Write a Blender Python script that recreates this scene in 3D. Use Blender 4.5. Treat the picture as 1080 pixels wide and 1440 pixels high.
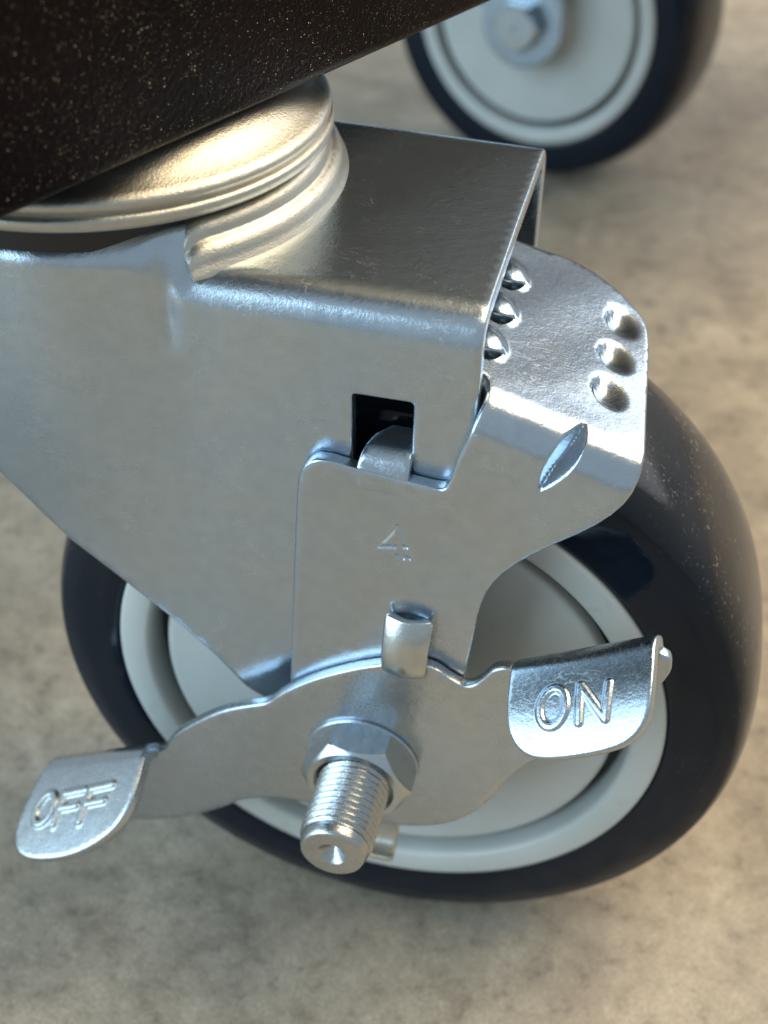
import bpy, math, random
import numpy as np
from mathutils import Matrix, Vector
from mathutils.geometry import delaunay_2d_cdt

for o in list(bpy.data.objects):
    bpy.data.objects.remove(o)
scene = bpy.context.scene
col = scene.collection
S = 0.955e-3                     # model millimetres to metres (127 mm wheel)
ZG = 3.0                         # model z of the floor is -3

def W(x, y, z):
    return Vector((x * S, y * S, (z + ZG) * S))

# ------------------------------------------------------------------ camera
cam = bpy.data.cameras.new('camera')
cam_o = bpy.data.objects.new('camera', cam)
col.objects.link(cam_o)
right = Vector((0.97133832, 0.23475808, 0.03728958))
down = Vector((0.17863016, -0.61741540, -0.76608713))
fwd = Vector((-0.15682198, 0.75079083, -0.64165411))
up, back = -down, -fwd
m = Matrix(((right.x, up.x, back.x), (right.y, up.y, back.y), (right.z, up.z, back.z))).to_4x4()
m.translation = W(31.973, -159.564, 244.110)
cam_o.matrix_world = m
cam.sensor_fit = 'VERTICAL'
cam.sensor_height = 36.0
cam.lens = 36.0 * 1850.0 / 1440.0
cam.clip_start = 0.005
cam.clip_end = 100.0
cam.dof.use_dof = True
cam.dof.focus_distance = 195 * S
cam.dof.aperture_fstop = 19.0
scene.camera = cam_o

# ------------------------------------------------------------------ world, lamps, exposure
world = bpy.data.worlds.new('World')
scene.world = world
world.use_nodes = True
bgn = world.node_tree.nodes['Background']
bgn.inputs['Color'].default_value = (0.80, 0.92, 1.0, 1)
bgn.inputs['Strength'].default_value = 0.30

def area(name, loc, target, size, size_y, power, color):
    l = bpy.data.lights.new(name, 'AREA')
    l.shape = 'RECTANGLE'
    l.size, l.size_y = size, size_y
    l.energy = power
    l.color = color
    o = bpy.data.objects.new(name, l)
    col.objects.link(o)
    o.location = loc
    o.rotation_euler = (Vector(target) - Vector(loc)).to_track_quat('-Z', 'Y').to_euler()
    return o

area('door_daylight', (-1.35, -1.00, 0.80), (0, 0, 0.10), 1.7, 1.8, 25, (0.62, 0.85, 1.0))
area('window_light', (1.35, 1.95, 1.60), (0, 0.05, 0.1), 2.2, 1.8, 17, (0.97, 0.98, 1.0))
area('ceiling_lamp', (0.74, 0.52, 1.55), (0.20, 0.3, 0.0), 1.15, 1.15, 20, (1.0, 0.77, 0.47))

scene.view_settings.view_transform = 'Standard'
scene.view_settings.look = 'None'
scene.view_settings.exposure = 0.76
scene.view_settings.gamma = 1.0
scene.view_settings.use_curve_mapping = False
scene.render.engine = 'CYCLES'
scene.cycles.use_denoising = True
scene.cycles.max_bounces = 10
scene.cycles.sample_clamp_indirect = 6.0

# ------------------------------------------------------------------ materials
class NT:
    def __init__(self, name):
        self.m = bpy.data.materials.new(name)
        self.m.use_nodes = True
        self.t = self.m.node_tree
        self.b = self.t.nodes['Principled BSDF']
        self.co = self.t.nodes.new('ShaderNodeTexCoord').outputs['Object']
    def n(self, kind, **kw):
        nd = self.t.nodes.new(kind)
        for k, v in kw.items():
            setattr(nd, k, v)
        return nd
    def link(self, a, b):
        self.t.links.new(a, b)
    def noise(self, scale, detail=3, rough=0.55, vec=None, dist=0.0):
        nd = self.n('ShaderNodeTexNoise')
        nd.inputs['Scale'].default_value = scale
        nd.inputs['Detail'].default_value = detail
        nd.inputs['Roughness'].default_value = rough
        nd.inputs['Distortion'].default_value = dist
        self.link(vec if vec is not None else self.co, nd.inputs['Vector'])
        return nd.outputs['Fac']
    def mapping(self, scale, rot=(0, 0, 0)):
        nd = self.n('ShaderNodeMapping')
        nd.inputs['Scale'].default_value = scale
        nd.inputs['Rotation'].default_value = rot
        self.link(self.co, nd.inputs['Vector'])
        return nd.outputs['Vector']
    def ramp(self, src, stops):
        nd = self.n('ShaderNodeValToRGB')
        e = nd.color_ramp.elements
        while len(e) < len(stops):
            e.new(0.5)
        for el, (p, c) in zip(e, stops):
            el.position = p
            el.color = (c[0], c[1], c[2], 1) if isinstance(c, (tuple, list)) else (c, c, c, 1)
        self.link(src, nd.inputs['Fac'])
        return nd.outputs['Color']
    def math(self, op, a, b=None):
        nd = self.n('ShaderNodeMath', operation=op)
        for i, v in enumerate((a, b)):
            if v is None:
                continue
            if isinstance(v, (int, float)):
                nd.inputs[i].default_value = v
            else:
                self.link(v, nd.inputs[i])
        return nd.outputs[0]
    def mix(self, fac, a, b, blend='MIX'):
        nd = self.n('ShaderNodeMix', data_type='RGBA', blend_type=blend)
        for sock, v in ((nd.inputs[0], fac), (nd.inputs[6], a), (nd.inputs[7], b)):
            if isinstance(v, (int, float)):
                sock.default_value = v
            elif isinstance(v, tuple):
                sock.default_value = (v[0], v[1], v[2], 1)
            else:
                self.link(v, sock)
        return nd.outputs[2]
    def bump(self, h, strength, dist, prev=None):
        nd = self.n('ShaderNodeBump')
        nd.inputs['Strength'].default_value = strength
        nd.inputs['Distance'].default_value = dist
        self.link(h, nd.inputs['Height'])
        if prev is not None:
            self.link(prev, nd.inputs['Normal'])
        return nd.outputs['Normal']
    def set(self, **kw):
        for k, v in kw.items():
            s = self.b.inputs[k.replace('_', ' ')]
            if isinstance(v, (int, float)):
                s.default_value = v
            elif isinstance(v, tuple):
                s.default_value = (v[0], v[1], v[2], 1)
            else:
                self.link(v, s)
    def scratches(self, scale, rot, width, gate):
        """thin broken curved lines: 1 on a scratch, 0 elsewhere"""
        v = self.mapping((scale * 0.35, scale, scale), rot)
        f = self.noise(1.0, 1.0, 0.4, v, 0.6)
        line = self.math('LESS_THAN', self.math('ABSOLUTE', self.math('SUBTRACT', f, 0.5)), width)
        g = self.math('GREATER_THAN', self.noise(scale * 0.5, 3, 0.7), gate - 0.05)
        k = self.ramp(self.noise(70, 3, 0.6), [(0.48, 0.0), (0.64, 1.0)])
        return self.math('MULTIPLY', self.math('MULTIPLY', line, g), k)

def zinc(name, rough=0.27, base=(0.52, 0.58, 0.61), grain=0.06, scr=True, worn=False, metal=1.0, peel=0.13):
    t = NT(name)
    big = t.noise(55, 4, 0.6)
    mid = t.noise(420, 4, 0.65)
    fine = t.noise(2600, 3, 0.7)
    tint = t.ramp(t.noise(38, 3, 0.6), [(0.35, (0.93, 0.97, 1.0)), (0.68, (1.0, 0.97, 0.91))])
    c = t.mix(1.0, base, tint, 'MULTIPLY')
    c = t.mix(1.0, c, t.ramp(mid, [(0.3, 0.93), (0.7, 1.04)]), 'MULTIPLY')
    r = t.math('ADD', t.math('MULTIPLY', t.math('SUBTRACT', big, 0.5), 0.12), rough)
    r = t.math('ADD', r, t.math('MULTIPLY', t.math('SUBTRACT', fine, 0.5), 0.16))
    n = t.bump(fine, grain, 0.0004)
    n = t.bump(t.noise(420, 3, 0.6), peel, 0.0006, n)
    if scr:
        s1 = t.scratches(620, (0.3, 0.5, 0.9), 0.012, 0.58)
        s2 = t.scratches(900, (0.2, 1.3, -0.4), 0.016, 0.60)
        s = t.math('MAXIMUM', s1, s2)
        if worn:
            s = t.math('MAXIMUM', s, t.scratches(700, (0.7, 0.2, 1.2), 0.012, 0.56))
            n = t.bump(t.noise(900, 3, 0.6, None, 1.2), peel * 0.6, 0.0006, n)
        r = t.math('ADD', r, t.math('MULTIPLY', s, 0.14))
        c = t.mix(t.math('MULTIPLY', s, 0.10), c, (0.80, 0.82, 0.83))
        n = t.bump(s, 0.12, 0.0003, n)
    t.set(Base_Color=c, Metallic=metal, Roughness=r, Normal=n)
    return t.m

M = {}
M['zinc'] = zinc('zinc_plate', 0.21, (0.465, 0.555, 0.655), 0.12, True, metal=0.93, peel=0.09)
M['zinc_bracket'] = zinc('zinc_bracket', 0.20, (0.47, 0.55, 0.645), 0.07, True, True, 0.95, 0.07)
M['zinc_lever'] = zinc('zinc_lever', 0.25, (0.475, 0.535, 0.60), 0.03, metal=0.96)
M['zinc_bright'] = zinc('zinc_bright', 0.24, (0.54, 0.59, 0.62), 0.05, False)
M['zinc_cup'] = zinc('zinc_cup', 0.40, (0.53, 0.52, 0.48), 0.25, False)
M['zinc_pedal'] = zinc('zinc_pedal', 0.27, (0.50, 0.565, 0.625), 0.06, True, True, peel=0.07)

t = NT('hub_plastic')
cl = t.ramp(t.noise(60, 3), [(0.3, (0.44, 0.47, 0.46)), (0.7, (0.49, 0.52, 0.51))])
sm = t.ramp(t.noise(240, 5, 0.7), [(0.58, 0.0), (0.75, 0.35)])
cl = t.mix(sm, cl, (0.27, 0.27, 0.25))
t.set(Base_Color=cl, Roughness=0.42, Normal=t.bump(t.noise(1500, 2), 0.05, 0.0003))
M['hub'] = t.m
M['bolt'] = zinc('zinc_bolt', 0.27, (0.46, 0.48, 0.49), 0.08, True, True)

t = NT('hub_groove_shade')
t.set(Base_Color=(0.030, 0.042, 0.040), Roughness=0.5)  # core coloured near-black to stand for shade deep in the hub groove
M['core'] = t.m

t = NT('tyre_rubber')
dust = t.ramp(t.noise(1250, 3, 0.7), [(0.60, 0.0), (0.66, 1.0)])
patch = t.ramp(t.noise(85, 4, 0.65), [(0.44, 0.0), (0.64, 1.0)])
d = t.math('MULTIPLY', dust, patch)
sx = t.n('ShaderNodeSeparateXYZ')
t.link(t.co, sx.inputs[0])
tread = t.ramp(t.math('ABSOLUTE', t.math('ADD', sx.outputs['Y'], t.math('MULTIPLY', t.math('SUBTRACT', t.noise(55, 3), 0.5), 0.006))), [(0.0130, 1.0), (0.0172, 0.0)])
film = t.math('MULTIPLY', tread, t.ramp(t.noise(75, 4, 0.65), [(0.3, 0.08), (0.7, 0.42)]))
cl = t.mix(film, (0.005, 0.010, 0.018), (0.052, 0.042, 0.034))
cl = t.mix(t.math('MULTIPLY', t.math('MULTIPLY', d, tread), 0.8), cl, (0.34, 0.30, 0.24))
r = t.math('ADD', t.math('MULTIPLY', t.noise(160, 4, 0.65), 0.14), t.math('ADD', 0.03, t.math('MULTIPLY', tread, 0.06)))
t.set(Base_Color=cl, Roughness=r, Normal=t.bump(t.noise(500, 4, 0.6), 0.06, 0.0005))
t.b.inputs['Specular IOR Level'].default_value = 0.22
M['tyre'] = t.m

t = NT('black_powder_coat')
v = t.n('ShaderNodeTexVoronoi')
v.inputs['Scale'].default_value = 5000
v.inputs['Randomness'].default_value = 1.0
t.link(t.co, v.inputs['Vector'])
rv = t.n('ShaderNodeVectorMath', operation='MULTIPLY_ADD')
t.link(v.outputs['Color'], rv.inputs[0])
rv.inputs[1].default_value = (2.4, 2.4, 2.4)
rv.inputs[2].default_value = (-1.2, -1.2, -1.2)
sp = t.n('ShaderNodeSeparateXYZ')
t.link(v.outputs['Color'], sp.inputs[0])
clus = t.ramp(t.noise(120, 4, 0.7), [(0.36, 0.975), (0.68, 0.80)])
flake = t.math('MULTIPLY', t.math('GREATER_THAN', sp.outputs['X'], clus), t.math('LESS_THAN', v.outputs['Distance'], t.math('MULTIPLY', t.noise(900, 2, 0.6), 0.62)))
rg = t.n('ShaderNodeVectorMath', operation='SCALE')
t.link(rv.outputs[0], rg.inputs[0])
t.link(flake, rg.inputs['Scale'])
bn = t.bump(t.noise(1300, 3, 0.65), 0.35, 0.0004)
ad = t.n('ShaderNodeVectorMath', operation='ADD')
t.link(bn, ad.inputs[0])
t.link(rg.outputs[0], ad.inputs[1])
nz = t.n('ShaderNodeVectorMath', operation='NORMALIZE')
t.link(ad.outputs[0], nz.inputs[0])
cl = t.ramp(t.noise(45, 2), [(0.3, (0.002, 0.0016, 0.0016)), (0.7, (0.006, 0.002, 0.0028))])
cl = t.mix(flake, cl, (0.32, 0.26, 0.16))
t.set(Base_Color=cl, Metallic=flake, Roughness=t.math('SUBTRACT', 0.36, t.math('MULTIPLY', flake, 0.16)), Normal=nz.outputs[0])
t.b.inputs['Specular IOR Level'].default_value = 0.06
M['black'] = t.m

t = NT('gap_shade_black')
t.set(Base_Color=(0.012, 0.012, 0.013), Roughness=0.5)  # black colour stands in for shade between cup and raceway
M['dark'] = t.m

t = NT('concrete')
a = t.noise(11, 6, 0.66, None, 0.7)
b = t.noise(52, 8, 0.72, None, 0.5)
c = t.noise(210, 8, 0.74, None, 0.3)
f = t.noise(1500, 4, 0.75)
c1 = t.ramp(a, [(0.32, (0.300, 0.252, 0.192)), (0.5, (0.392, 0.335, 0.260)), (0.68, (0.465, 0.408, 0.326))])
c2 = t.ramp(b, [(0.34, 0.66), (0.46, 0.92), (0.56, 1.04), (0.70, 1.24)])
c3 = t.ramp(c, [(0.34, 0.60), (0.45, 0.92), (0.60, 1.05), (0.72, 1.27)])
cl = t.mix(1.0, t.mix(1.0, c1, c2, 'MULTIPLY'), c3, 'MULTIPLY')
cl = t.mix(1.0, cl, t.ramp(f, [(0.3, 0.62), (0.55, 1.0), (0.7, 1.32)]), 'MULTIPLY')
pits = t.ramp(t.noise(330, 2, 0.5), [(0.70, 0.0), (0.74, 1.0)])
cl = t.mix(t.math('MULTIPLY', pits, 0.45), cl, (0.06, 0.052, 0.045))
rust = t.ramp(t.noise(30, 4, 0.6), [(0.62, 0.0), (0.75, 0.35)])
cl = t.mix(rust, cl, (0.20, 0.145, 0.12))
r = t.ramp(b, [(0.3, 0.42), (0.7, 0.62)])
hh = t.math('SUBTRACT', t.math('ADD', c, t.math('MULTIPLY', f, 0.4)), t.math('MULTIPLY', pits, 0.5))
t.set(Base_Color=cl, Roughness=r, Normal=t.bump(hh, 0.25, 0.001))
M['concrete'] = t.m

# ------------------------------------------------------------------ mesh helpers
def loc(P):                       # model mm -> metres relative to the caster's foot (0, 21, floor)
    P = np.asarray(P, float)
    return (P - np.array([0.0, 21.0, -ZG])) * S

def obj(name, verts, faces, mat, parent=None, sharp=45):
    me = bpy.data.meshes.new(name)
    me.from_pydata([tuple(v) for v in verts], [], faces)
    me.validate()
    me.polygons.foreach_set('use_smooth', [True] * len(me.polygons))
    me.set_sharp_from_angle(angle=math.radians(sharp))
    me.materials.append(mat)
    o = bpy.data.objects.new(name, me)
    col.objects.link(o)
    o.parent = parent
    return o

def inside(P, poly):
    x, y = P[:, 0], P[:, 1]
    c = np.zeros(len(P), bool)
    n = len(poly)
    for i in range(n):
        x1, y1 = poly[i]
        x2, y2 = poly[(i + 1) % n]
        if y1 == y2:
            continue
        k = ((y1 > y) != (y2 > y)) & (x < (x2 - x1) * (y - y1) / (y2 - y1) + x1)
        c ^= k
    return c

def dist_poly(P, poly):
    d = np.full(len(P), 1e9)
    n = len(poly)
    for i in range(n):
        d = np.minimum(d, dist_seg(P, poly[i], poly[(i + 1) % n]))
    return d

def dist_seg(P, a, b):
    a, b = np.array(a, float), np.array(b, float)
    ab = b - a
    tt = np.clip(((P - a) @ ab) / max(ab @ ab, 1e-12), 0, 1)
    return np.linalg.norm(P - a - tt[:, None] * ab, axis=1)

def resample(poly, step):
    out = []
    n = len(poly)
    for i in range(n):
        a, b = np.array(poly[i], float), np.array(poly[(i + 1) % n], float)
        k = max(1, int(round(np.linalg.norm(b - a) / step)))
        for j in range(k):
            out.append(a + (b - a) * j / k)
    return np.array(out)

def chaikin(poly, it=2, keep=()):
    P = [np.array(p, float) for p in poly]
    for _ in range(it):
        Q = []
        n = len(P)
        for i in range(n):
            a, b = P[i], P[(i + 1) % n]
            Q += [a * 0.75 + b * 0.25, a * 0.25 + b * 0.75]
        P = Q
    return P

def fillet(poly, radii):
    """round each corner of a polygon by its own radius"""
    out = []
    n = len(poly)
    for i in range(n):
        r = radii[i] if isinstance(radii, (list, tuple)) else radii
        p0, p1, p2 = (np.array(poly[(i + k) % n], float) for k in (-1, 0, 1))
        if r <= 0:
            out.append(p1)
            continue
        d1, d2 = p0 - p1, p2 - p1
        l1, l2 = np.linalg.norm(d1), np.linalg.norm(d2)
        d1, d2 = d1 / l1, d2 / l2
        ang = math.acos(max(-1, min(1, d1 @ d2)))
        tl = min(r / math.tan(ang / 2), 0.48 * l1, 0.48 * l2)
        a, b = p1 + d1 * tl, p1 + d2 * tl
        for k in range(7):
            s = k / 6
            out.append((1 - s) ** 2 * a + 2 * s * (1 - s) * p1 + s * s * b)
    return out

def inset(poly, d):
    """move a closed loop inwards by d (loop given counter-clockwise)"""
    P = np.array(poly)
    e = np.roll(P, -1, 0) - P
    e /= np.linalg.norm(e, axis=1)[:, None] + 1e-12
    nn = np.stack([-e[:, 1], e[:, 0]], 1)
    n1 = nn + np.roll(nn, 1, 0)
    n1 /= np.maximum(np.linalg.norm(n1, axis=1), 0.4)[:, None]
    c = np.clip((n1 * nn).sum(1), 0.5, 1)
    return P + n1 * (d / c)[:, None]

def area2(P):
    P = np.array(P)
    Q = np.roll(P, -1, 0)
    return (P[:, 0] * Q[:, 1] - Q[:, 0] * P[:, 1]).sum()

def sheet(name, outline, fmap, thick, mat, parent, step=1.2, bev=0.35, holes=(), fine=(), flip=1, disp=None, edge_step=None, hole_bev=False):
    """a sheet of metal: 2D outline mapped to the outer surface by fmap (array Nx2 -> Nx3),
    thickened along -normal, with rounded rims. disp(uv) raises the surface along the normal."""
    loops = [outline] + list(holes)
    pts, edges, depth, loop_ids = [], [], [], []
    polys = []
    for k, L in enumerate(loops):
        L = resample(L, edge_step or step)
        if (area2(L) > 0) != (k == 0):
            L = L[::-1]
        polys.append(L)
        bb = bev if k == 0 or hole_bev else min(bev, 0.2)
        rings = [(0.0, bb), (0.3 * bb, 0.3 * bb), (bb, 0.0)]
        ids = None
        for d, dep in rings:
            R = inset(L, d) if d else L
            i0 = len(pts)
            pts += [tuple(q) for q in R]
            depth += [dep] * len(R)
            n = len(R)
            if d == 0.0:
                edges += [(i0 + i, i0 + (i + 1) % n) for i in range(n)]
                loop_ids.append(list(range(i0, i0 + n)))
    P0 = polys[0]
    lo, hi = P0.min(0), P0.max(0)
    def grid(lo, hi, st):
        g = []
        rows = int((hi[1] - lo[1]) / (st * 0.866)) + 2
        for r in range(rows):
            y = lo[1] + r * st * 0.866
            xs = np.arange(lo[0] + (0.5 * st if r % 2 else 0), hi[0] + st, st)
            g.append(np.stack([xs, np.full(len(xs), y)], 1))
        return np.concatenate(g)
    G = grid(lo, hi, step)
    for (x0, y0, x1, y1, st) in fine:
        k = (G[:, 0] > x0) & (G[:, 0] < x1) & (G[:, 1] > y0) & (G[:, 1] < y1)
        F = grid(np.array((x0, y0)), np.array((x1, y1)), st)
        F = F[(F[:, 0] <= x1) & (F[:, 1] <= y1)]
        G = np.concatenate([G[~k], F])
    ok = inside(G, P0)
    for h in polys[1:]:
        ok &= ~inside(G, h)
    G = G[ok]
    dd = np.min([dist_poly(G, L) for L in polys], axis=0)
    G = G[dd > bev * 1.5]
    pts += [tuple(q) for q in G]
    depth += [0.0] * len(G)
    res = delaunay_2d_cdt([Vector(q) for q in pts], edges, [], 0, 1e-7)
    V = np.array([tuple(v) for v in res[0]])
    orig = res[3]
    dep = np.array([min((depth[i] for i in o), default=0.0) if o else 0.0 for o in orig])
    newid = {}
    for i, o in enumerate(orig):
        for q in o:
            newid[q] = i
    T = np.array([f for f in res[2] if len(f) == 3])
    C = V[T].mean(1)
    ok = inside(C, P0)
    for h in polys[1:]:
        ok &= ~inside(C, h)
    T = T[ok]
    A = V[T]
    sgn = (A[:, 1, 0] - A[:, 0, 0]) * (A[:, 2, 1] - A[:, 0, 1]) - (A[:, 2, 0] - A[:, 0, 0]) * (A[:, 1, 1] - A[:, 0, 1])
    T = np.where((sgn > 0)[:, None], T, T[:, ::-1])
    e = 0.02
    X = fmap(V)
    n = np.cross(fmap(V + [e, 0]) - fmap(V - [e, 0]), fmap(V + [0, e]) - fmap(V - [0, e])) * flip
    n /= np.linalg.norm(n, axis=1)[:, None] + 1e-12
    h = disp(V) if disp else 0 * dep
    top = X + n * (h - dep)[:, None]
    bot = X + n * (h - thick + dep)[:, None]
    N = len(V)
    f = [tuple(q) if flip > 0 else tuple(q[::-1]) for q in T.tolist()]
    f += [tuple(i + N for i in (q[::-1] if flip > 0 else q)) for q in T.tolist()]
    for L in loop_ids:
        ids = [newid[i] for i in L]
        for i in range(len(ids)):
            a, b = ids[i], ids[(i + 1) % len(ids)]
            f.append((b, a, a + N, b + N) if flip > 0 else (a, b, b + N, a + N))
    return obj(name, loc(np.concatenate([top, bot])), f, mat, parent, 62)

def lathe(name, prof, mat, parent, axis='y', center=(0, 0, 63.5), seg=128, sharp=35):
    v, f = [], []
    for (r, h) in prof:
        for k in range(seg):
            a = 2 * math.pi * k / seg
            if axis == 'y':
                v.append((center[0] + r * math.cos(a), h, center[2] + r * math.sin(a)))
            else:
                v.append((center[0] + r * math.cos(a), center[1] + r * math.sin(a), h))
    n = len(prof)
    for i in range(n - 1):
        for k in range(seg):
            k2 = (k + 1) % seg
            f.append((i * seg + k, i * seg + k2, (i + 1) * seg + k2, (i + 1) * seg + k))
    f.append(tuple(range(seg)))
    f.append(tuple((n - 1) * seg + k for k in range(seg))[::-1])
    return obj(name, loc(v), f, mat, parent, sharp)

def ss(a, b, x):
    q = np.clip((x - a) / (b - a), 0, 1)
    return q * q * (3 - 2 * q)

def bezier_pts(P, n):
    """Catmull-Rom through points"""
    P = [np.array(p, float) for p in P]
    P = [2 * P[0] - P[1]] + P + [2 * P[-1] - P[-2]]
    out = []
    for i in range(1, len(P) - 2):
        for k in range(n):
            u = k / n
            out.append(0.5 * ((2 * P[i]) + (-P[i - 1] + P[i + 1]) * u + (2 * P[i - 1] - 5 * P[i] + 4 * P[i + 1] - P[i + 2]) * u * u
                              + (-P[i - 1] + 3 * P[i] - 3 * P[i + 1] + P[i + 2]) * u ** 3))
    out.append(P[-2])
    return np.array(out)

def path_map(path, x_of=None):
    """map (u, s) -> x = u, (y, z) at arc length s along a profile path"""
    Q = bezier_pts(path, 12)
    L = np.concatenate([[0], np.cumsum(np.linalg.norm(np.diff(Q, axis=0), axis=1))])
    def f(uv):
        return np.stack([uv[:, 0], np.interp(uv[:, 1], L, Q[:, 0]), np.interp(uv[:, 1], L, Q[:, 1])], 1)
    return f, L[-1]

# ------------------------------------------------------------------ floor
v = [(-5, -4, 0), (5, -4, 0), (5, 6, 0), (-5, 6, 0)]
floor = obj('concrete_floor', v, [(0, 1, 2, 3)], M['concrete'])
floor['kind'] = 'structure'
floor['label'] = 'mottled brown and grey concrete floor'

# ------------------------------------------------------------------ cart frame: rails over the casters
ang = math.atan2(0.913, 0.408)
dirv = np.array([math.cos(ang), math.sin(ang)])
nrm = np.array([math.sin(ang), -math.cos(ang)])            # outward, towards the camera side
def rail(name, s0, s1, n0, n1, z0, z1, parent, rad=3.0):
    """rounded tube; s along the frame, n outward; model mm"""
    v, f = [], []
    prof = []
    for cx, cz, a0 in ((n1 - rad, z1 - rad, 0), (n0 + rad, z1 - rad, 90), (n0 + rad, z0 + rad, 180), (n1 - rad, z0 + rad, 270)):
        for k in range(7):
            a = math.radians(a0 + 15 * k)
            prof.append((cx + rad * math.cos(a), cz + rad * math.sin(a)))
    base = np.array([-18.4, 24.9])
    for s in (s0, s1):
        for (n, z) in prof:
            p = base + dirv * s + nrm * n
            v.append((p[0], p[1], z))
    k = len(prof)
    for i in range(k):
        j = (i + 1) % k
        f.append((i, i + k, j + k, j))
    f.append(tuple(range(k)))
    f.append(tuple(range(k, 2 * k))[::-1])
    me = [(x * S, (y - 21) * S, (z + ZG) * S) for x, y, z in v]
    return obj(name, me, f, M['black'], parent, 40)

frame = bpy.data.objects.new('cart_frame', None)
col.objects.link(frame)
frame.location = (0, 21 * S, 0)
frame['label'] = 'black speckled powder coated steel cart frame above the casters'
frame['category'] = 'cart frame'
rail('rail', -88, 560, -66, 0, 167.6, 235, frame, 2.2)
rail('side_panel', -82, 555, -62, -0.6, 235.2, 520, frame, 2.2)
rail('rail', -88, 560, -222, -156, 167.6, 235, frame, 2.2)
for s in (-80, 330):
    rail('crossbar', s, s + 60, -156, -66, 172, 230, frame)

# ------------------------------------------------------------------ caster parts
def empty(name, location, rz=0, parent=None):
    o = bpy.data.objects.new(name, None)
    col.objects.link(o)
    o.location = location
    o.rotation_euler = (0, 0, rz)
    o.empty_display_size = 0.02
    o.parent = parent
    return o

caster = empty('swivel_caster', (0, 21 * S, 0))
caster['label'] = 'zinc plated swivel caster in sharp focus, its brake lever stamped ON and OFF'
caster['category'] = 'caster'
caster['group'] = 'casters under the cart'

# ---- wheel
wheel = empty('wheel', (0, 0, 0), 0, caster)
cap = [(9, -6.2), (13, -6.0), (14, -5.4), (14.5, -1.0), (16, 0.6), (19, 1.3), (30, 2.0), (40.6, 1.8), (41.5, 1.9), (42.1, 2.3), (42.4, 3.0), (42.4, 5.5), (20, 6.5)]
rim = [(45.0, 9.0), (45.0, 1.6), (45.15, 0.8), (45.5, 0.3), (46.1, 0.05), (50.2, 0.0), (50.8, 0.25), (51.0, 0.8), (51.0, 6)]
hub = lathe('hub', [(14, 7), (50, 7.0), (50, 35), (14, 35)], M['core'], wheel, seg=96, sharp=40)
lathe('hub_cap', cap, M['hub'], wheel, seg=160, sharp=50)
lathe('hub_cap', [(r, 42 - y) for r, y in cap[::-1]], M['hub'], wheel, seg=96, sharp=50)
rr = rim + [(r, 42 - y) for r, y in rim[::-1]]
v, f = [], []
seg = 160
for (r, h) in rr:
    for k in range(seg):
        a = 2 * math.pi * k / seg
        v.append((r * math.cos(a), h, 63.5 + r * math.sin(a)))
for i in range(len(rr)):
    i2 = (i + 1) % len(rr)
    for k in range(seg):
        k2 = (k + 1) % seg
        f.append((i * seg + k, i * seg + k2, i2 * seg + k2, i2 * seg + k))
obj('rim', loc(v), f, M['hub'], wheel, 50)
tp = [(50.95, 4.0), (50.97, 1.6), (51.25, 0.75), (52.0, 0.55), (55, 0.75), (58.5, 1.0)]
n_ = 2.5
for k in range(1, 40):
    tt = -1 + 2 * k / 40
    tt = math.copysign(abs(tt) ** 0.55, tt) if abs(tt) > 0 else 0
    tp.append((60.5 + 6.0 * (1 - abs(tt) ** n_) ** (1 / n_), 21 + 20 * tt))
tp += [(58.5, 41.0), (55, 41.25), (52, 41.45), (51.25, 41.25), (50.97, 40.4), (50.95, 38)]
v, f = [], []
seg = 200
for (r, h) in tp:
    for k in range(seg):
        a = 2 * math.pi * k / seg
        v.append((r * math.cos(a), h, 63.5 + r * math.sin(a)))
for i in range(len(tp) - 1):
    for k in range(seg):
        k2 = (k + 1) % seg
        f.append((i * seg + k, i * seg + k2, (i + 1) * seg + k2, (i + 1) * seg + k))
obj('tyre', loc(v), f, M['tyre'], wheel, 60)

# ---- fork: one bent sheet; u = x, v = unrolled distance from the middle of the top plate (front positive)
FY, FR, FZ = 25.2, 5.3, 151.4
FA = FY + FR * math.pi / 2
def fork_map(uv):
    x, s = uv[:, 0], uv[:, 1]
    sg = np.where(s >= 0, 1.0, -1.0)
    a = np.abs(s)
    th = np.clip((a - FY) / FR, 0, math.pi / 2)
    yy = np.where(a < FY, a, FY + FR * np.sin(th))
    z = np.where(a < FA, FZ - FR * (1 - np.cos(th)), FZ - FR - (a - FA))
    down_ = ss(18, 0, a - FA)
    r = np.hypot(x + 56, yy)
    step = ss(40.3, 35.4, r)
    z = z + 5.2 * step * down_
    # swelling of the side under the cup
    yy = yy + 4.2 * ss(-27, -52, x) * ss(FY - 6, FA, a) * ss(52, 4, a - FA)
    # small dart pressed in below the end of the raceway
    yy = yy - 1.0 * np.exp(-((x + 32.5) / 1.7) ** 2) * ss(10.5, 2.0, a - FA) * ss(FY + 2, FA, a)
    # dish around the axle
    ra = np.hypot(x, z - 63.5)
    yy = yy - 0.7 * ss(23, 17.5, ra) * ss(FA + 10, FA + 30, a)
    return np.stack([x, 21 - sg * yy, z], 1)
def zs(z):
    return FA + FZ - FR - z
leg = [(12.9, 0), (13.0, 30), (13.3, zs(136)), (13.6, zs(120)), (13.2, zs(95))]
for k in range(0, 9):
    a = math.radians(15 - k * 26)
    leg.append((17.5 * math.cos(a), zs(63.5 + 17.5 * math.sin(a))))
leg += [(-18.6, zs(66.9)), (-22.9, zs(70.1)), (-28.5, zs(76.7)), (-34.1, zs(82.1)), (-43.2, zs(89.6)), (-52.6, zs(97.2)), (-57.0, zs(102.4)),
        (-63.2, zs(110.7)), (-76, zs(128)), (-88, zs(141)), (-94, 30), (-97, 0)]
rear = [(x, -s) for x, s in leg[::-1]]
out = leg + rear[1:-1]
win = [(-4.9, zs(136.4)), (4.1, zs(136.6)), (4.4, zs(121)), (-4.5, zs(121))]
win = fillet(win, 0.7)
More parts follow.
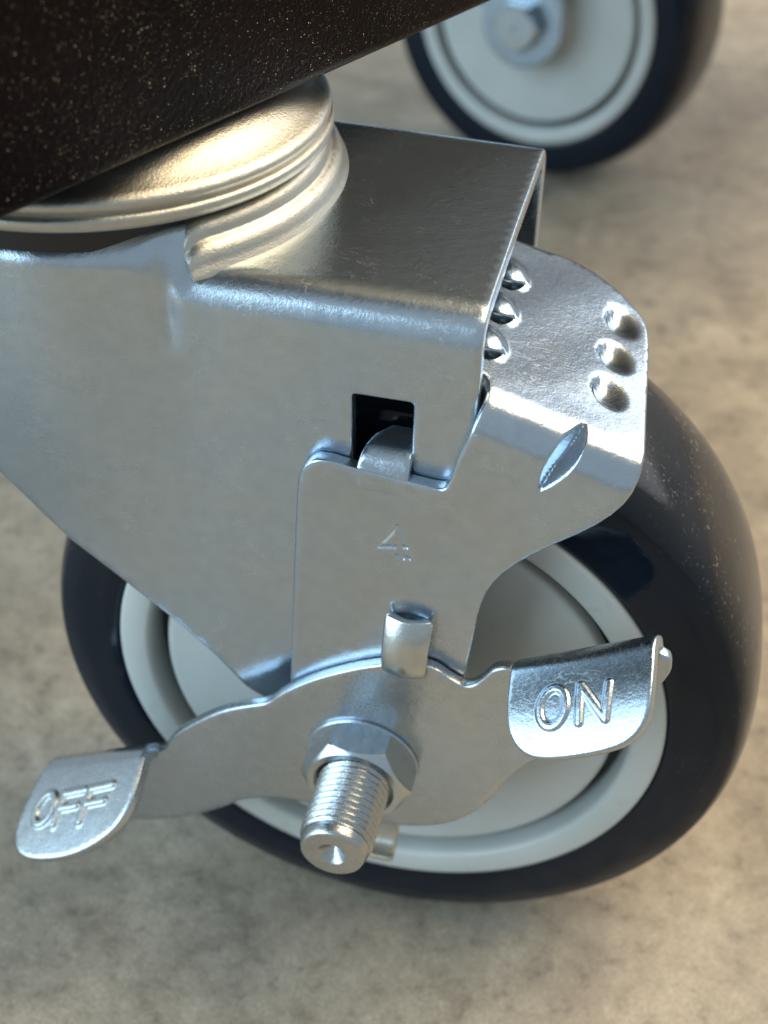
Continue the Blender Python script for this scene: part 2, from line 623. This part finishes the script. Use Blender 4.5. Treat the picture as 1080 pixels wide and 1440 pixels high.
sheet('fork', out, fork_map, 2.9, M['zinc'], caster, step=1.6, bev=0.45, holes=[win], hole_bev=True,
      fine=[(-66, -30, -10, 46, 0.6), (-10, 47, 10, 62, 0.8), (-19, 64, 19, 135, 1.4)], flip=-1, edge_step=0.7)

# ---- pressed raceway lip on the fork's top, ending bluntly at the front bend
prof = [(41.2, 150.6), (40.9, 151.6), (40.45, 152.0), (40.25, 152.7), (39.9, 153.6), (39.3, 154.3), (38.6, 154.7), (38.15, 154.85), (38.0, 155.1), (37.9, 155.7), (37.5, 156.5), (36.8, 157.1), (36.0, 157.3), (33.5, 157.3), (33.5, 150.6)]
v, f = [], []
seg = 150
for k in range(seg + 1):
    a = math.radians(-47 + 274 * k / seg)
    e = min(k, seg - k)
    sh = [0.55, 0.85, 0.96][e] if e < 3 else 1.0
    for (r, z) in prof:
        zz = 150.6 + (z - 150.6) * sh
        v.append((-56 + r * math.cos(a), 21 + r * math.sin(a), zz))
n = len(prof)
for k in range(seg):
    for i in range(n):
        i2 = (i + 1) % n
        f.append((k * n + i, (k + 1) * n + i, (k + 1) * n + i2, k * n + i2))
f.append(tuple(range(n)))
f.append(tuple(seg * n + i for i in range(n))[::-1])
obj('raceway', loc(v), f, M['zinc_cup'], caster, 50)

# ---- cup of the swivel head, black ring painted as the raceway gap's shade
K = (-56.0, 21.0, 0)
lathe('swivel_cup', [(33.0, 158.6), (37.2, 158.3), (38.1, 158.5), (38.5, 159.0), (38.55, 160.0), (38.2, 160.5), (37.7, 160.6), (37.75, 161.1), (38.1, 161.6), (38.1, 162.2), (37.6, 162.8),
                     (36.6, 163.2), (35.6, 163.6), (34.4, 164.3), (32.6, 165.5), (30.6, 166.7), (28.0, 167.6)], M['zinc_cup'], caster, 'z', K, 180, 60)
lathe('gap_shade_ring', [(35.2, 154.0), (35.2, 158.9), (20, 158.9)], M['dark'], caster, 'z', K, 96)

# ---- brake bracket: front plate bent over into a flange; u along the bend, v across it
BR = 6.0
D = np.array([0.9652, -0.2616])
Nn = np.array([0.2616, 0.9652])
O = np.array([15.6, 139.5])
B0 = -BR + BR * math.pi / 2
def br_front(x, z):
    q = np.array([x, z]) - O
    return (float(q @ D), float(q @ Nn))
def br_flange(x, y):
    return ((x - 15.6) / 0.9652, y + 12.2 - BR + B0)
FRONT_Y = -12.2
def br_map(uv):
    a, b = uv[:, 0], uv[:, 1]
    th = np.clip((b + BR) / BR, 0, math.pi / 2)
    off = np.where(b < -BR, b, -BR + BR * np.sin(th))
    y = FRONT_Y + BR * (1 - np.cos(th)) + np.maximum(0, b - B0)
    x = O[0] + a * D[0] + off * Nn[0]
    z = O[1] + a * D[1] + off * Nn[1]
    return np.stack([x, y, z], 1)
dim = [br_flange(30.7, y) for y in (3.3, 13.0, 23.2)] + [br_flange(12.4, y) for y in (3.6, 13.6, 24.0)]
four = [br_front(*q) for q in ((3.3, 115.8), (0.4, 111.1), (4.9, 112.0))]
four2 = [br_front(*q) for q in ((3.3, 115.8), (4.4, 109.6))]
four3 = [br_front(*q) for q in ((3.4, 109.9), (5.4, 109.8))]
def br_disp(uv):
    a, b = uv[:, 0], uv[:, 1]
    h = np.zeros(len(uv))
    for i, (ca, cb) in enumerate(dim):
        q = ((a - ca) / 3.1) ** 2 + ((b - cb) / 4.1) ** 2 + 0.5 * (a - ca) * (b - cb) / 12.7
        k = np.clip(1 - q, 0, 1)
        sk = np.clip(0.75 - 0.45 * (a - ca) / 3.3, 0.3, 1.2)
        if i < 3:
            h -= 2.0 * k ** 1.5 * sk
        else:
            h += 1.3 * k ** 1.2          # raised hoods, open towards the front
    # pressed gusset across the bend
    bc, hl = -3.2, 6.6
    w = 1.9 * np.clip(1 - ((b - bc) / hl) ** 2, 0, 1) ** 0.8
    ac = 11.9 + 0.16 * (b - bc)
    h -= np.where(w > 0.02, 2.5 * np.clip(1 - np.abs(a - ac) / np.maximum(w, 0.02), 0, 1) * (w / 1.9) ** 0.8, 0)
    d = np.minimum.reduce([dist_seg(uv, four[0], four[1]), dist_seg(uv, four[1], four[2]), dist_seg(uv, *four2), dist_seg(uv, *four3)])
    h -= 0.24 * ss(0.60, 0.05, d)
    # hand-worked unevenness
    h += 0.12 * np.sin(a * 0.31 + 0.7) * np.sin(b * 0.23 + 1.1) * ss(4, 9, b)
    return h
bo = [br_front(*q) for q in ((-13.9, 72), (-13.8, 77.4), (-12.5, 117.8), (-12.1, 122.4), (-10.8, 124.9), (-8.8, 126.0), (-3.6, 125.2), (4.7, 124.5), (9.4, 124.1),
                             (10.3, 124.9), (11.2, 129.1), (12.6, 134.0))]
bo += [(-1.5, -2.5), (-1.3, 1.0), br_flange(14.0, -6.0), br_flange(13.0, -4.2), br_flange(4, -3.8), br_flange(3, 34), br_flange(13.0, 35.4)]
bo += [br_flange(*q) for q in ((19.6, 36.4), (23.5, 35.8), (27.7, 33.2), (31.5, 30.0), (33.7, 27.3), (34.8, 24.5), (35.4, 20), (36.2, 9.4), (37.1, -6.0))]
bo += [br_front(*q) for q in ((36.9, 130.6), (35.0, 126.1), (31.6, 121.9), (25.0, 116.2), (20.6, 111.4), (18.2, 107.2), (16.9, 101.8), (16.6, 95.3), (16.0, 87.7), (15.6, 76))]
for k in range(0, 8):
    a = math.radians(10 - k * 27)
    bo.append(br_front(15.2 * math.cos(a), 63.5 + 15.2 * math.sin(a)))
slits = []
for i, (ca, cb) in enumerate(dim):
    L = []
    a0, a1 = (165, 275) if i < 3 else (205, 335)
    wd = 0.10 if i < 3 else 0.20
    mr = 0.74 if i < 3 else 0.80
    for k in range(10):
        tq = a0 + (a1 - a0) * k / 9
        w = math.sin(math.pi * k / 9) * wd
        L.append((ca + 3.3 * (mr + w) * math.cos(math.radians(tq)), cb + 4.3 * (mr + w) * math.sin(math.radians(tq))))
    for k in range(8, 0, -1):
        tq = a0 + (a1 - a0) * k / 9
        w = math.sin(math.pi * k / 9) * wd
        L.append((ca + 3.3 * (mr - w) * math.cos(math.radians(tq)), cb + 4.3 * (mr - w) * math.sin(math.radians(tq))))
    slits.append(L)
fa, fb = four[0]
bracket = sheet('brake_bracket', chaikin(bo, 1), br_map, 2.5, M['zinc_bracket'], caster, step=1.3, bev=0.4, holes=slits, flip=1, disp=br_disp, edge_step=0.8,
                fine=[(-8, 5.5, 21, 36, 0.5), (7.5, -11, 16.5, 5.4, 0.26), (-18, -8, 7.4, 5.4, 0.9), (fa - 4.5, fb - 8, fa + 4.5, fb + 2, 0.19)])

# tab of the bracket hooked into the fork's window
fm, L_ = path_map([(-12.25, 121.6), (-12.22, 123.4), (-11.9, 125.0), (-10.9, 126.7), (-9.0, 127.9), (-6.6, 128.4), (-4.0, 128.5)])
to = [(-3.4, 0), (4.55, 0), (4.55, L_), (0.2, L_), (-1.7, L_ * 0.80), (-2.9, L_ * 0.55), (-3.4, L_ * 0.3)]
sheet('tab', to, fm, 2.3, M['zinc_bracket'], bracket, step=0.9, bev=0.35, flip=1)

# ---- brake lever
LY = -14.6
lo_ = [(-38.2, 51.9), (-36.6, 55.8), (-34.3, 59.5), (-27.2, 66.8), (-23.2, 69.6), (-19.5, 71.6), (-17.3, 72.6), (-14.7, 76.1), (-9.0, 81.3), (-1.8, 85.9), (2.9, 88.1), (7.0, 89.6),
       (11.1, 89.6), (13.6, 87.8), (16.0, 86.6), (17.8, 87.4), (19.2, 89.5), (20.7, 92.2), (23.3, 93.0), (25.3, 91.8), (44.8, 102.4), (45.6, 102.3), (46.9, 101.6), (47.4, 99.6), (46.8, 97.0), (45.4, 93.6), (44.0, 91.4), (38, 83),
       (32, 75.0), (28.1, 71.2), (25.5, 66.6), (23.1, 59.9), (19.8, 54.2), (14.9, 49.6), (7.2, 46.7), (0, 46.4), (-7, 47.4), (-11.7, 47.5), (-17, 46.4), (-22.7, 43.9), (-27.1, 39.2), (-36.1, 32.5),
       (-43, 29.2), (-49.1, 27.5), (-53, 30), (-56.3, 36), (-57.9, 41.7)]
def lv_map(uv):
    ra = np.hypot(uv[:, 0], uv[:, 1] - 63.5)
    # the OFF arm is set over a few degrees beyond a crease
    q = np.maximum(0, -(uv[:, 0] + 15.5) * 0.86 - (uv[:, 1] - 63.5) * 0.5)
    return np.stack([uv[:, 0], LY + 0.0 * ra + 0.035 * q, uv[:, 1]], 1)
lever = sheet('brake_lever', chaikin(lo_, 2), lv_map, 2.2, M['zinc_lever'], caster, step=1.8, bev=0.4, flip=1, edge_step=0.9)

RHO = 4.5
PHI = math.pi / 2 + math.radians(18)
def pad_map(A, B, bend):
    A, B = np.array(A, float), np.array(B, float)
    e1 = (B - A) / np.linalg.norm(B - A)
    e2 = np.array([-e1[1], e1[0]])
    def f(uv):
        u, v = uv[:, 0], uv[:, 1]
        th = np.clip(v / RHO, 0, PHI)
        y = -12.4 - RHO + RHO * np.cos(th)
        h = -RHO + RHO * np.sin(th)
        ex = np.maximum(0, v - RHO * PHI)
        cur = ex * ex * bend
        y = y - ex * math.sin(PHI)
        h = h + ex * math.cos(PHI) + np.minimum(v, 0) - cur * 0.5
        X = A[None, :] + u[:, None] * e1[None, :] + h[:, None] * e2[None, :]
        return np.stack([X[:, 0], y, X[:, 1]], 1)
    return f
def strokes_disp(lines, w, hgt):
    def d(uv):
        q = np.full(len(uv), 1e9)
        for L in lines:
            for i in range(len(L) - 1):
                q = np.minimum(q, dist_seg(uv, L[i], L[i + 1]))
        return hgt * ss(w + 0.34, w - 0.26, q)
    return d
def ell(cx, cy, rx, ry, sk, n=22):
    return [(cx + rx * math.cos(2 * math.pi * k / n) - sk * ry * math.sin(2 * math.pi * k / n), cy + ry * math.sin(2 * math.pi * k / n)) for k in range(n + 1)]

on_lines = [ell(7.05, 14.6, 2.15, 2.75, 0.16), [(10.95, 17.35), (11.65, 12.1), (15.1, 17.4), (16.15, 12.4)]]
on_out = chaikin([(0, -1.6), (23.4, -1.6), (23.4, 8), (22.7, 14.0), (21.6, 18.2), (18.6, 20.9), (13.5, 21.7), (5.0, 21.6), (1.2, 20.2), (-0.6, 17.0), (-0.6, 13.5), (0, 8)], 3)
on_pad = sheet('pedal', on_out, pad_map((23.4, 95.5), (43.8, 106.9), 0.028), 2.3, M['zinc_pedal'], lever, step=0.7, bev=0.4, flip=-1,
               disp=strokes_disp(on_lines, 0.50, 0.42), fine=[(3.5, 10.5, 17.8, 19, 0.17)])
on_pad['label'] = 'foot pedal stamped ON'
off_lines = [ell(1.45, 16.15, 2.0, 2.85, 0.22), [(10.25, 13.4), (5.4, 13.75), (4.3, 19.3)], [(5.0, 16.4), (8.7, 16.2)],
             [(16.3, 13.0), (11.4, 13.4), (10.3, 19.3)], [(10.9, 16.1), (14.9, 15.85)]]
off_out = chaikin([(0, -1.6), (22.0, -1.6), (22.4, 7.5), (21.9, 13.5), (20.9, 18.6), (17.6, 22.4), (10.5, 25.3), (1.5, 25.6), (-3.4, 24.0), (-5.0, 20.5), (-4.6, 16.5), (-2.2, 9.5), (-0.6, 6.0)], 3)
off_pad = sheet('pedal', off_out, pad_map((-59.7, 45.6), (-39.9, 55.6), 0.006), 2.3, M['zinc_pedal'], lever, step=0.7, bev=0.4, flip=-1,
                disp=strokes_disp(off_lines, 0.62, 0.55), fine=[(-2, 12, 17.5, 20.2, 0.15)])
off_pad['label'] = 'foot pedal stamped OFF'

# finger of the lever folded up in front of the bracket
fm, L_ = path_map([(-13.2, 86.6), (-14.6, 86.5), (-16.3, 87.8), (-17.1, 90.4), (-16.9, 93.2), (-16.0, 96.2), (-14.55, 98.9)])
def fm2(uv, fm=fm):
    P = fm(uv)
    P[:, 1] += 0.070 * (uv[:, 0] - 6.4) ** 2
    return P
sheet('finger', fillet([(2.5, 0), (10.2, 0), (10.5, L_), (2.3, L_)], [0, 0, 0.9, 0.9]), fm2, 2.2, M['zinc_bright'], lever, step=0.8, bev=0.5, flip=-1 if False else 1)

# spring end showing below the axle
fm, L_ = path_map([(-11.5, 50), (-11.2, 45), (-11.3, 41.5), (-12.4, 38.8), (-15.0, 37.8), (-16.6, 38.2)])
sheet('spring_end', fillet([(2.0, 0), (6.8, 0), (6.8, L_), (2.0, L_)], [0, 0, 1.2, 0.6]), fm, 1.1, M['zinc_cup'], lever, step=0.8, bev=0.25, flip=1)

# ---- axle bolt, nut, washer
v, f = [], []
seg, pitch, RB = 72, 1.3, 6.25
rows = []
yv = -12.0
ys = list(np.arange(-12.0, -33.6, -0.13))
for y in ys:
    ring = []
    for k in range(seg):
        a = 2 * math.pi * k / seg
        ph = (y / pitch + k / seg) % 1.0
        tri = abs(2 * ph - 1)
        g = max(0, min(1, (tri - 0.15) / 0.7))
        fade = max(0, min(1, (y + 33.6) / 1.6))
        r = RB - 0.58 * g * fade - 0.55 * (1 - fade)
        ring.append((r * math.cos(a), y, 63.5 + r * math.sin(a)))
    rows.append(ring)
for r, y in ((5.55, -34.2), (5.3, -34.9), (5.1, -35.08), (4.8, -35.12), (2.5, -35.08), (2.25, -34.85), (0.05, -32.7)):
    rows.append([(r * math.cos(2 * math.pi * k / seg), y, 63.5 + r * math.sin(2 * math.pi * k / seg)) for k in range(seg)])
for ring in rows:
    v += ring
for i in range(len(rows) - 1):
    for k in range(seg):
        k2 = (k + 1) % seg
        f.append((i * seg + k, i * seg + k2, (i + 1) * seg + k2, (i + 1) * seg + k))
f.append(tuple((len(rows) - 1) * seg + k for k in range(seg))[::-1])
obj('axle_bolt', loc(v), f, M['bolt'], caster, 38)

def hex_nut(name, y0, y1, af, hole, parent, mat):
    v, f = [], []
    seg = 96
    rings = []
    def rh(a):
        q = (a + math.pi / 6) % (math.pi / 3) - math.pi / 6
        q2 = (a % (math.pi / 3)) - math.pi / 6
        return af / 2 / math.cos(q2)
    an = [2 * math.pi * k / seg for k in range(seg)]
    cr = af / 2 + 0.15
    back = [(min(rh(a), 99), y0) for a in an]
    mid = [(rh(a), y1 + 0.5 + max(0, rh(a) - af / 2) * 0.85) for a in an]
    mid2 = [(rh(a) - 0.18, y1 + 0.25 + max(0, rh(a) - af / 2) * 0.75) for a in an]
    fr = [(af / 2 - 0.35, y1) for a in an]
    inn = [(hole + 0.9, y1) for a in an]
    inn2 = [(hole, y1 + 0.8) for a in an]
    deep = [(hole, y1 + 3) for a in an]
    rings = [back, mid, mid2, fr, inn, inn2, deep]
    for R in rings:
        for (r, y), a in zip(R, an):
            v.append((r * math.cos(a), y, 63.5 + r * math.sin(a)))
    for i in range(len(rings) - 1):
        for k in range(seg):
            k2 = (k + 1) % seg
            f.append((i * seg + k, i * seg + k2, (i + 1) * seg + k2, (i + 1) * seg + k))
    return obj(name, loc(v), f, mat, parent, 24)
hex_nut('nut', -14.9, -21.0, 17.0, 6.2, caster, M['zinc_bright'])
lathe('washer', [(6.0, -14.65), (10.0, -14.65), (10.1, -14.75), (10.1, -15.1), (9.9, -15.25), (6.0, -15.25)], M['zinc_lever'], caster, 'y', (0, 0, 63.5), 96)
lathe('axle', [(6.0, -12), (6.0, 54)], M['zinc_bright'], caster, 'y', (0, 0, 63.5), 48)

# ------------------------------------------------------------------ second caster, far behind, out of focus
far = empty('swivel_caster', (-21 * S, 382 * S, 0), math.radians(-18))
far['label'] = 'out of focus caster with plain grey hub, behind the braked one at the top'
far['category'] = 'caster'
far['group'] = 'casters under the cart'
def copy_to(o, parent):
    c = o.copy()
    col.objects.link(c)
    c.parent = parent
    return c
for ch in list(caster.children):
    base = ch.name.split('.')[0]
    if base == 'wheel':
        w = copy_to(ch, far)
        for g in ch.children:
            copy_to(g, w)
    elif base in ('fork', 'raceway', 'swivel_cup', 'gap_shade_ring', 'axle'):
        copy_to(ch, far)
hd = hex_nut('bolt_head', -9.7, -15.5, 17.0, 0.05, far, M['zinc_bright'])
